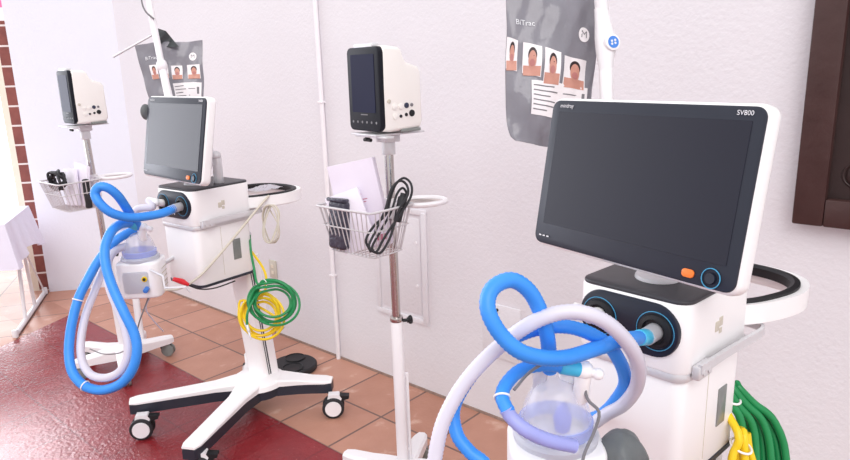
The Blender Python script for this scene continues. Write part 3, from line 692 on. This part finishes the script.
tL = thing('breathing_circuit', 'long blue hose loop hanging to the floor beside the left ventilator', 'hose', P3(108, 390, 2.75), group='breathing circuits')
rl = .0185
pL = wm(ventL) @ Vector((.063, -.172, 1.086))
l1 = [pL] + pts([(163, 213, 2.62), (148, 216, 2.58), (130, 217.5, 2.53), (112, 213, 2.48), (100, 203.5, 2.46), (95, 194, 2.46), (99, 187, 2.46), (108, 188, 2.47), (118, 196, 2.50), (127, 209, 2.56), (133, 219, 2.62), (139, 227, 2.66)])
hose_part(tL, 'blue_hose', l1, rl*.95, M['tubeblue'])
b = B(); b.cyl(pL+(pL-l1[1])*.05, pL+(l1[1]-pL)*.5, .0172, .0168, bev=.002); b.out('pale_cuff', M['frost'], tL, world=True)
l2 = pts([(137, 226, 2.66), (130, 223, 2.62), (120, 224.5, 2.57), (111, 232, 2.53), (105, 248, 2.5), (106, 266, 2.48), (113, 288, 2.46), (124, 312, 2.44), (134, 333, 2.44), (137, 351, 2.44), (132, 370, 2.45), (120, 384, 2.47), (102, 390, 2.5), (85, 386, 2.52), (73, 373, 2.54), (69, 354, 2.56), (71, 328, 2.58), (78, 300, 2.6), (87, 281, 2.62), (99, 260, 2.64), (113, 243, 2.66), (126, 234, 2.68), (136, 230, 2.7)])
hose_part(tL, 'blue_hose', l2, rl, M['tubeblue'])
el = B(); ea, eb, ec = pt(143, 227, 2.66), pt(142, 244, 2.70), pt(150, 229, 2.66)
el.cyl(l2[0], ea, .017, bev=.002); el.sph(ea, .018); el.cyl(ea, eb, .0165, .0155, bev=.002); el.cyl(ea, ec, .009); el.sph(ec, .0125); el.out('swivel_elbow', M['white'], tL, world=True)
b = B(); b.cyl(l2[0], l2[1], .0195, bev=.002); b.out('cyan_cuff', M['cyan'], tL, world=True)
wi = wm(ventL) @ Vector((-.098, -.183, 1.105))
l3 = [wi] + pts([(152, 207, 2.72), (138, 209, 2.74), (127, 222, 2.76), (118, 236, 2.74), (107, 260, 2.71), (96, 288, 2.67), (86, 314, 2.63), (81, 340, 2.59), (82, 360, 2.56), (90, 374, 2.53), (104, 378, 2.50), (118, 373, 2.48), (126, 361, 2.47), (128, 345, 2.47), (124, 325, 2.48), (116, 305, 2.5), (109, 285, 2.53), (108, 262, 2.6), (116, 250, 2.66), (128, 246, 2.70)])
hose_part(tL, 'white_hose', l3, rl*.85, M['tubewhite'], label='milky white hose')
b = B(); 
for (x, y, d) in ((78, 300, 2.6), (84, 385, 2.52)):
    i = min(range(len(l2)), key=lambda k: (Vector(l2[k])-pt(x, y, d)).length); t_ = (Vector(l2[i+1])-Vector(l2[i-1])).normalized()
    b.ring(l2[i], .0195, .0025, t_.to_track_quat('Z', 'Y').to_matrix().to_4x4())
b.out('hose_clip', M['white'], tL, world=True)

# ------------------------------------------------------------------ gas hoses
def gas_coil(name, label, cx, cy, rx, ry, dep, n, r, m, tail, jit=.1, group=None, fit=None, sx_=0):
    t = thing(name, label, 'hose', pt(cx, cy, dep), group=group)
    P = [Vector(p) for p in tail]
    N = n*12
    for i in range(N):
        a = PI*.62 - 2*PI*i/12; kk = i//12; f = i/12
        k = (1, .74, .92, .8, .66, .97, .86)[kk % 7] + .03*math.sin(i*.53+1)
        ox = sx_*(f-n/2) + math.sin(f*2.1)*rx*jit; oy = math.cos(f*1.7)*ry*jit*.8
        P.append(pt(cx+ox+rx*k*math.cos(a), cy+oy-ry*k*math.sin(a), dep+(f-n/2)*r*.9+.012*math.sin(i*.9)))
    if fit: P += [pt(fit[0][0]+1, fit[0][1]-14, fit[0][2]), pt(*fit[0])]
    b = B(); b.tube(P, r, seg=10, step=.012); h = b.out('hose', m, t, world=True)
    e = P[-1]; t_ = (P[-1]-P[-2]).normalized()
    if fit: 
        b = B(); b.cyl(e, e.lerp(pt(*fit[1]), .45), r*1.3, bev=.001); b.cyl(e.lerp(pt(*fit[1]), .45), pt(*fit[1]), r*.9, r*.5, bev=.001); b.out('metal_fitting', M['silver'], t, world=True)
    b = B(); a0 = P[len(tail)]; b.ring(pt(cx-rx*.35, cy-ry*.9, dep), r*3.2, r*.35, Matrix.Rotation(PI/2, 4, 'Y') ); b.out('cable_tie', M['white'], t, world=True)
    return t
gin = wm(ventL) @ Vector((.06, .19, .90)); gin2 = wm(ventL) @ Vector((0, .19, .87))
gas_coil('gas_hose', 'green coiled gas hose hanging behind the left ventilator', 273, 303, 25, 22, 2.78, 7, .0052, M['green'], [gin]+pts([(251, 252, 2.84), (254, 268, 2.82), (257, 283, 2.79)]), fit=((247, 325, 2.74), (251, 340, 2.73)))
gas_coil('gas_hose', 'yellow coiled gas hose hanging under the green coil', 261, 316, 22, 23, 2.84, 6, .0055, M['yellow'], [gin2]+pts([(263, 268, 2.9), (266, 285, 2.88), (262, 296, 2.86)]), fit=((277, 333, 2.84), (285, 327, 2.84)))
gin = wm(ventR) @ Vector((.06, .19, .90)); gin2 = wm(ventR) @ Vector((0, .19, .87))
def skein(label, m, start, top, n, x0, dx, fan, yb, dep, r, tie):
    """hose folded up and down into a hanging skein that fans out below the hook"""
    t = thing('gas_hose', label, 'hose', pt(top[0], top[1], dep)); P = [start, start.lerp(pt(top[0], top[1], dep), .5)+Vector((0, 0, .01))]
    for k in range(n):
        d = dep + (.010 if k % 2 else -.010) + .004*k; xt = top[0]+dx*.45*k; xm = x0+dx*k; yt = top[1]+(1.5*(k % 3))
        A = [(xt, yt, d), (xt+(xm-xt)*.42, yt+16, d), (xm, yt+fan*.45, d), (xm+dx*.35*k, yt+fan, d), (xm+dx*.3*k, yb-14, d)]
        if k % 2: A = A[::-1]
        P += pts(A)
        if k < n-1:
            if k % 2: P.append(pt(top[0]+dx*.45*(k+.5), top[1]-4, d+.002))
            else: P.append(pt(x0+dx*1.3*(k+.5), yb, d+.002))
    b = B(); b.tube(P, r, seg=12, step=.012); b.out('hose', m, t, world=True)
    b = B(); b.ring(pt(tie[0], tie[1], dep), r*2.6, r*.3, Matrix.Rotation(RD(20), 4, 'X')); b.out('cable_tie', M['white'], t, world=True)
    return t
skein('thick green gas hose hanging in strands at the lower right', M['green'], gin, (723, 387), 7, 741, 5.6, 78, 590, 1.53, .0092, (730, 397))
skein('thick yellow gas hose behind the right ventilator, left of the green hose', M['yellow'], gin2, (738, 433), 4, 732, 6.5, 56, 585, 1.49, .009, (741, 446))

# ------------------------------------------------------------------ arms with mask bags
def tubes(b, P, r): b.tube(P, r, seg=14, smooth=False)
tA = thing('support_arm', 'white jointed hose arm rising behind the left ventilator screen', 'arm', pt(218, 184, 2.82), group='hose support arms')
b = B(); b.cyl(pt(219, 186, 2.83), pt(217, 158, 2.80), .022, .019, bev=.003); b.sph(pt(216, 156, 2.80), .022); b.out('arm_post', M['silver'], tA, world=True)
b = B(); b.cyl(pt(216, 156, 2.80), pt(170, 100, 2.82), .013); b.sph(pt(169, 98, 2.82), .018); b.cyl(pt(169, 98, 2.82), pt(161, 62, 2.82), .017, .015, bev=.002); b.out('lower_arm', M['offwhite'], tA, world=True)
b = B(); b.sph(pt(162, 66, 2.82), .023, (1, 1, 1.3)); b.out('joint', M['offwhite'], tA, world=True)
b = B(); b.cyl(pt(161, 62, 2.82), pt(143, -30, 2.80), .0135); b.out('upper_arm', M['offwhite'], tA, world=True)
b = B(); b.cyl(pt(152, 35, 2.86), pt(113, 57, 2.84), .005); b.out('side_rod', M['silver'], tA, world=True)
b = B(); b.tube(pts([(141, -10, 2.8), (142, 3, 2.79), (146, 12, 2.79), (154, 19, 2.79)]), .0035, seg=8); b.out('hose_hook', M['ink'], tA, world=True)

tB = thing('support_arm', 'white jointed hose arm with a round blue badge above the right ventilator', 'arm', pt(607, 150, 1.62), group='hose support arms')
vb = wm(ventR) @ Vector((-.05, .09, 1.158))
b = B(); b.cyl(vb, vb+Vector((0, 0, .07)), .022, .019, bev=.003); b.sph(vb+Vector((0, 0, .07)), .021); b.out('arm_post', M['silver'], tB, world=True)
b = B(); b.cyl(vb+Vector((0, 0, .07)), pt(607, 120, 1.62), .013); b.cyl(pt(607, 125, 1.62), pt(606, 66, 1.62), .0165, .0165, bev=.002); b.out('lower_arm', M['offwhite'], tB, world=True)
b = B(); b.tube([pt(606, 70, 1.62), pt(605.5, 60, 1.62), pt(606, 50, 1.62), pt(605, 38, 1.62), pt(603, 22, 1.62), pt(601, 8, 1.62)], lambda f: [.0165, .020, .025, .025, .020, .0165][min(5, int(f*5.99))], seg=18, smooth=False)
b.out('joint', M['offwhite'], tB, world=True)
nrm = M3 @ Vector((.3, 0, 1)); nrm.normalize(); jc = pt(607, 45, 1.62) + nrm*.022
b = B(); b.cyl(jc-nrm*.012, jc+nrm*.006, .021, .020, bev=.002, seg=28); b.out('joint_cap', M['offwhite'], tB, world=True)
b = B(); b.cyl(jc+nrm*.005, jc+nrm*.0068, .0145, seg=28); b.out('blue_badge', M['bluelabel'], tB, world=True)
rq = nrm.to_track_quat('Z', 'Y').to_matrix().to_4x4(); up_ = Vector((0, 0, 1)); xr = up_.cross(nrm).normalized(); yr = nrm.cross(xr)
b = B()
for sx in (-1, 1):
    for sy in (-.5, .5): b.cyl(jc+nrm*.0066+xr*sx*.0045+yr*(sy*.007+.001*sx), jc+nrm*.0074+xr*sx*.0045+yr*(sy*.007+.001*sx), .003, seg=8)
b.out('badge_mark', M['inkw'], tB, world=True)
b = B(); b.cyl(pt(602, 12, 1.62), pt(598, -40, 1.60), .0165); b.out('upper_arm', M['offwhite'], tB, world=True)

def make_bag(label, corners, dep, prints, sizes, seed, group='mask pouches', film='bagfilm', title='BiTrac', bulge=.03):
    """corners: TL TR BR BL as (px, py, depth); front towards the camera"""
    A = [pt(*c) for c in corners]; org = sum(A, Vector())/4; nrm_ = (A[1]-A[0]).cross(A[3]-A[0]).normalized()
    if nrm_.dot(Vector((0, 0, CAMH))-org) < 0: nrm_ = -nrm_
    rnd = random.Random(seed); ph = [rnd.uniform(0, 6) for _ in range(6)]
    def S(u, v, off=0):
        p = (A[0]*(1-u)+A[1]*u)*(1-v) + (A[3]*(1-u)+A[2]*u)*v
        bl = bulge*math.sin(PI*min(1, max(0, u)))**.7*math.sin(PI*min(1, max(0, v*.9+.08)))**.8
        wr = .0035*math.sin(9*u+5*v+ph[0])+.003*math.sin(17*v-8*u+ph[1])+.0016*math.sin(31*u+14*v+ph[2])
        # wavy outline
        p = p + (A[3]-A[0])*(.012*math.sin(7*u+ph[3])*(v-.5)) + (A[1]-A[0])*(.02*math.sin(6*v+ph[4])*(u-.5))
        return p + nrm_*(bl+wr+off)
    t = thing('mask_pouch', label, 'pouch', A[3].lerp(A[2], .5), group=group)
    def patch(b, u0, v0, u1, v1, off, n=8, ell=False, sk=0):
        if ell:
            c0 = b.bm.verts.new(S((u0+u1)/2, (v0+v1)/2, off)); R_ = [b.bm.verts.new(S((u0+u1)/2+(u1-u0)/2*math.cos(2*PI*i/20), (v0+v1)/2+(v1-v0)/2*math.sin(2*PI*i/20), off)) for i in range(20)]
            for i in range(20): b.bm.faces.new((c0, R_[i], R_[(i+1) % 20]))
            return
        G = [[b.bm.verts.new(S(u0+(u1-u0)*i/n, v0+(v1-v0)*j/n+sk*(i/n), off)) for i in range(n+1)] for j in range(n+1)]
        for j in range(n):
            for i in range(n): b.bm.faces.new((G[j][i], G[j][i+1], G[j+1][i+1], G[j+1][i]))
    b = B(); n = 40
    def rc(u, v):
        k = 0
        if v > .88: k = (v-.88)/.12; k = (1-math.sqrt(max(0, 1-k*k)))*.09
        return (u-.5)*(1-2*k)+.5
    for sgn in (1, -1):
        G = [[b.bm.verts.new(S(rc(i/n, j/n), j/n) if sgn > 0 else S(rc(i/n, j/n), j/n)-nrm_*(2*bulge*.8*math.sin(PI*i/n)**.7*math.sin(PI*min(1, max(0, j/n*.9+.08)))**.8+.003)) for i in range(n+1)] for j in range(n+1)]
        for j in range(n):
            for i in range(n): b.bm.faces.new((G[j][i], G[j][i+1], G[j+1][i+1], G[j+1][i]))
    b.out('film', M[film], t, world=True, ang=60)
    for (u0, v0, u1, v1, sk) in prints:
        b = B(); patch(b, u0, v0, u1, v1, .0016, sk=sk); pr = b.out('photo_print', M['print'], t, world=True)
        um = (u0+u1)/2; vm = (v0+v1)/2+sk/2; du, dv_ = u1-u0, v1-v0
        b = B(); patch(b, um-du*.46, vm+dv_*.2, um+du*.46, vm+dv_*.52, .002); patch(b, um-du*.2, vm-dv_*.3, um+du*.22, vm+dv_*.3, .0028, ell=True); b.out('portrait', M['skin'], pr, world=False) if False else b.out('portrait', M['skin'], t, world=True)
        b = B(); patch(b, um-du*.23, vm-dv_*.4, um+du*.25, vm+dv_*.08, .0022, ell=True); b.out('portrait_hair', M['hair'], t, world=True)
        b = B(); patch(b, um-du*.13, vm-dv_*.02, um+du*.15, vm+dv_*.22, .0033, ell=True); b.out('portrait_mask', M['maskprint'], t, world=True)
    u0, v0, u1, v1 = sizes['label']
    b = B(); patch(b, u0, v0, u1, v1, .0016, n=12); b.out('paper_label', M['print'], t, world=True)
    b = B()
    for i in range(6):
        vv = v0+(v1-v0)*(.12+.14*i); L = (.35, .42, .3, .4, .38, .25)[i]; patch(b, u0+.02, vv, u0+.02+(u1-u0)*L, vv+(v1-v0)*.035, .0021, n=6)
        if i % 2: patch(b, u0+(u1-u0)*.55, vv, u0+(u1-u0)*(.6+.2*(i % 3)), vv+(v1-v0)*.03, .0021, n=6)
    patch(b, u1-.07, v0+(v1-v0)*.2, u1-.035, v0+(v1-v0)*.5, .0021, n=3)
    b.out('label_print', M['ink'], t, world=True)
    mu, mv, mr = sizes['m']; hgt = (A[3]-A[0]).length; wid = (A[1]-A[0]).length
    b = B(); patch(b, mu-mr, mv-mr*wid/hgt*1.1, mu+mr, mv+mr*wid/hgt*1.1, .0018, ell=True); b.out('size_disc', M['print'], t, world=True)
    text_bm('M', mr*wid*1.5, lambda x, y: S(mu+x/wid, mv-y/hgt, .0026)).out('size_letter', M['ink'], t, world=True)
    tu, tv = sizes['t']
    text_bm(title, wid*.075, lambda x, y: S(tu+x/wid, tv-y/hgt, .0022), 'LEFT').out('title_lettering', M['inkw'], t, world=True)
    return t
make_bag('large grey glossy mask pouch marked M hanging behind the right ventilator screen',
         [(505, -14, 1.66), (604, 0, 1.70), (583, 150, 1.72), (508, 141, 1.66)], 1.7,
         [(.0, .33, .11, .53, .02), (.16, .36, .35, .56, .02), (.38, .385, .56, .60, .02), (.6, .42, .88, .615, 0)],
         {'label': (.26, .60, .92, .82), 'm': (.815, .26, .066), 't': (.08, .23)}, 3)
make_bag('grey glossy mask pouch marked M hanging behind the left ventilator screen',
         [(133, 45, 2.95), (203, 40, 2.95), (203, 122, 2.95), (158, 124, 2.95)], 2.95,
         [(.17, .28, .3, .45, 0), (.33, .28, .46, .45, 0), (.51, .30, .68, .47, 0), (.76, .30, .96, .47, 0)],
         {'label': (.5, .52, .97, .8), 'm': (.86, .2, .055), 't': (.12, .19)}, 5, bulge=.02)
# crumpled clear film above and beside the left pouch
b = B(); G = []
for j in range(9):
    row = []
    for i in range(9):
        u, v = i/8, j/8; x = 154+ (12+10*v)*u + 3*v; y = 27 + 20*v + 4*u*(1-v)
        row.append(b.bm.verts.new(pt(x, y, 2.93+.012*math.sin(5*u+7*v))))
    G.append(row)
for j in range(8):
    for i in range(8): b.bm.faces.new((G[j][i], G[j][i+1], G[j+1][i+1], G[j+1][i]))
bmesh.ops.solidify(b.bm, geom=b.bm.faces[:], thickness=.006)
tag(b.out('film_bag', M['grayfab']), 'crumpled translucent grey film bag pinched above the left pouch', 'bag')
b = B(); b.sph(pt(146, 112, 2.9), .033, (.75, .5, 1.05)); tag(b.out('film_bag', M['grayfab']), 'grey film lump sticking out left of the left ventilator screen', 'bag')

# ------------------------------------------------------------------ pouch, cords and clips at the left ventilator
b = B(); hc = wm(ventL)
P0 = [hc @ Vector(p) for p in ((.14, .20, 1.10), (.14, .34, 1.10), (.03, .36, 1.10), (.05, .19, 1.10))]
G = [[b.bm.verts.new(P0[0].lerp(P0[1], i/8).lerp(P0[3].lerp(P0[2], i/8), j/8) + Vector((0, 0, .014*math.sin(PI*i/8)*math.sin(PI*j/8)+.003*math.sin(i*2+j*3)))) for i in range(9)] for j in range(9)]
for j in range(8):
    for i in range(8): b.bm.faces.new((G[j][i], G[j][i+1], G[j+1][i+1], G[j+1][i]))
bmesh.ops.solidify(b.bm, geom=b.bm.faces[:], thickness=.008)
tag(b.out('plastic_pouch', M['frost']), 'flat frosted plastic pouch lying on the black handle of the left ventilator', 'pouch')
P = pts([(268, 207, 2.96)])
for i in range(44):
    a = 2*PI*i/9; P.append(pt(271+2.2*math.sin(i*.8)+(7+1.6*math.sin(i*1.3))*math.cos(a), 224+17*math.sin(a)+2*math.sin(i*.7), 2.93+.02*math.sin(i*.6)))
coil('cord_coil', 'beige thin cord coiled and hung from the rear handle of the left ventilator', 'cord', M['beige'], P, .0032)
coil('cable', 'beige cable slanting down across the side of the left ventilator', 'cable', M['beige'], [hc @ Vector((.165, .23, 1.08)), hc @ Vector((.165, .17, 1.04)), hc @ Vector((.165, .06, .96)), hc @ Vector((.15, -.05, .87)), hc @ Vector((.13, -.14, .80)), hc @ Vector((.10, -.21, .765)), hc @ Vector((.05, -.25, .76))], .0052)
# red clip with black lead
t = thing('cable_clip', 'red clip on a black lead below the left ventilator body', 'clip', pt(180, 281, 2.62))
b = B(); b.cyl(pt(173, 279, 2.60), pt(182, 281.5, 2.62), .008, .012, bev=.002); b.cyl(pt(182, 281.5, 2.62), pt(189, 285, 2.63), .012, .006, bev=.002); b.out('grip', M['red'], t, world=True)
b = B(); b.tube(pts([(188, 285, 2.63), (200, 289, 2.68), (215, 288, 2.75), (235, 281, 2.85)]), .003, seg=8); b.out('lead', M['black'], t, world=True)
b = B(); b.tube(pts([(150, 270, 2.66), (163, 276, 2.62), (165, 288, 2.61), (186, 287, 2.60), (190, 292, 2.62)]), .0045, seg=8, smooth=False); tag(b.out('wire_hook', M['tablew']), 'white bent wire hook under the red clip', 'hook')
# thin tubes under the left humidifier
coil('drain_tube', 'thin clear tube hanging from the small humidifier to the floor tiles', 'tube', M['tubewhite'], [huL_top + Vector((.02, -.02, -.2))]+pts([(146, 308, 2.74), (153, 320, 2.8), (163, 331, 2.9)]), .003)
coil('power_cord', 'thin dark grey cord sagging from the small humidifier round the stand base', 'cord', M['ink'], [huL_top + Vector((.01, -.03, -.19))]+pts([(140, 320, 2.72), (134, 340, 2.9), (122, 352, 3.2), (104, 354, 3.3), (90, 349, 3.35)]), .003)
# cord across the right humidifier
coil('sensor_cord', 'thin grey sensor cord arching over the right humidifier', 'cord', M['ink'], pts([(583, 384, 1.14), (586, 370, 1.135), (572, 362, 1.12), (552, 360, 1.11), (530, 372, 1.09), (514, 390, 1.07)]), .0026)
coil('sensor_cord', 'thin grey sensor cord falling down the right side of the right humidifier', 'cord', M['ink'], pts([(584, 372, 1.14), (587, 398, 1.14), (599, 412, 1.13), (594, 432, 1.13), (584, 455, 1.12), (580, 480, 1.12)]), .0028)
# grey breathing bag
b = B(); cb = pt(620, 468, 1.21)
b.sph(cb, .068, (.8, .7, 1.1), seg=28)
for v in b.bm.verts:
    d = v.co-cb; a = math.atan2(d.y, d.x); k = 1+.07*math.sin(5*a+3*d.z*12)+.03*math.sin(9*a); v.co = cb+Vector((d.x*k, d.y*k, d.z))
tag(b.out('breathing_bag', M['grayfab']), 'grey rubber breathing bag hanging between the right humidifier and the ventilator', 'bag')

# ------------------------------------------------------------------ table at the left edge
ta = RD(60); tx = Vector((math.cos(ta), math.sin(ta), 0)); ty = Vector((-math.sin(ta), math.cos(ta), 0)); t0 = Vector((1.235, 4.63, 0)); t1 = t0+tx*.92
tt = thing('folding_table', 'folding table with thin white metal legs at the left edge', 'table', t0+tx*.46+ty*.6)
L0 = wm(tt).inverted()
b = B(); zt = .72; mid = t0+tx*.46+ty*.42
b.box((mid.x, mid.y, 0), (0.0001, .0001, .0001)) if False else None
cs = [t0+tx*.09, t1-tx*.22, t1-tx*.22+ty*1.2, t0+tx*.09+ty*1.2]
b.prism([(p.x, p.y) for p in cs], zt-.025, zt, 'z'); b.out('tabletop', M['tablew'], tt, world=True)
for off in (0, .95):
    b = B(); A0 = t0+ty*off; A1 = t1+ty*off
    b.cyl(A0+Vector((0, 0, .018)), A1+Vector((0, 0, .018)), .016, bev=.002)
    for s_ in (.3, .62): b.cyl(t0+tx*.92*s_+ty*off+Vector((0, 0, .02)), t0+tx*(.92*(s_*.3+.5*.7))+ty*off+Vector((0, 0, zt-.02)), .012)
    b.cyl(A1-tx*.02+Vector((0, 0, .03)), t0+tx*.5+ty*off+Vector((0, 0, .5)), .006)
    for q in (A0, A1): b.cyl(q, q+Vector((0, 0, .05)), .018, bev=.003)
    b.out('leg', M['tablew'], tt, world=True)
# cloth: top sheet and a hanging skirt with folds
b = B(); n = 30
zc_ = zt+.012; drop = .26
per = []
cl = [t0+tx*.07-ty*.02, t1-tx*.2-ty*.02, t1-tx*.2+ty*1.25, t0+tx*.07+ty*1.25]
for k in range(4):
    a, c = cl[k], cl[(k+1) % 4]
    for i in range(n): per.append((a.lerp(c, i/n), (c-a).normalized()))
ctr = sum(cl, Vector())/4
rings = []
for lvl, f in enumerate((0, .02, .3, .6, 1)):
    row = []
    for i, (p, d) in enumerate(per):
        o_ = (p-ctr).normalized(); row.append(b.bm.verts.new(p+o_*((.0 if lvl == 0 else .012)+.018*f*math.sin(i*.9)+.05*f)+Vector((0, 0, zc_-(.004 if lvl == 0 else 0)-drop*f*(1+.15*math.cos(i*PI*2/n))))))
    rings.append(row)
for a, c in zip(rings, rings[1:]):
    for i in range(len(a)): b.bm.faces.new((a[i], a[(i+1) % len(a)], c[(i+1) % len(a)], c[i]))
cv = b.bm.verts.new(ctr+Vector((0, 0, zc_)))
for i in range(len(per)): b.bm.faces.new((cv, rings[0][i], rings[0][(i+1) % len(per)]))
tag(b.out('tablecloth', M['cloth']), 'pale lavender cloth draped over the folding table at the left edge', 'tablecloth')

# ------------------------------------------------------------------ light
w = bpy.data.worlds.new('daylight'); bpy.context.scene.world = w; w.use_nodes = True; nt = w.node_tree
bg = nt.nodes['Background']; tc = nt.nodes.new('ShaderNodeTexCoord'); sp = nt.nodes.new('ShaderNodeSeparateXYZ'); nt.links.new(tc.outputs['Generated'], sp.inputs[0])
mm = lambda op, a, b=None: node_math(nt, op, a, b)
dd = mm('ADD', mm('MULTIPLY', sp.outputs[0], -.10), mm('MULTIPLY', sp.outputs[1], .99))   # towards the open side of the arcade
k = mm('POWER', mm('MAXIMUM', mm('MULTIPLY', mm('ADD', dd, 1), .5), 0), 22)
nt.links.new(mm('ADD', .80, mm('MULTIPLY', k, 4.8)), bg.inputs['Strength'])
nt.links.new(mixc(nt, k, (.985, .985, 1, 1), (.88, .90, 1, 1)), bg.inputs['Color'])
sl = bpy.data.lights.new('hazy_sun', 'SUN'); sl.energy = 1.2; sl.angle = RD(40); sl.color = (1, .97, .95)  # soft lamp added in place of open sky light, not a real sun
so = bpy.data.objects.new('hazy_sun', sl); C.objects.link(so); so.rotation_euler = Vector((.5, .5, -.6)).to_track_quat('-Z', 'Y').to_euler(); so.location = (-2, 0, 4)
s2 = bpy.data.lights.new('street_sun', 'SUN'); s2.energy = 0.9; s2.angle = RD(14); s2.color = (.93, .95, 1)
o2 = bpy.data.objects.new('street_sun', s2); C.objects.link(o2); o2.rotation_euler = Vector((-.24*.87, -.97*.87, -.5)).to_track_quat('-Z', 'Y').to_euler(); o2.location = (3, 9, 5)
sc = bpy.context.scene; vs = sc.view_settings
vs.view_transform = 'Standard'; vs.look = 'None'; vs.gamma = 1; vs.use_curve_mapping = False; vs.exposure = 0.40
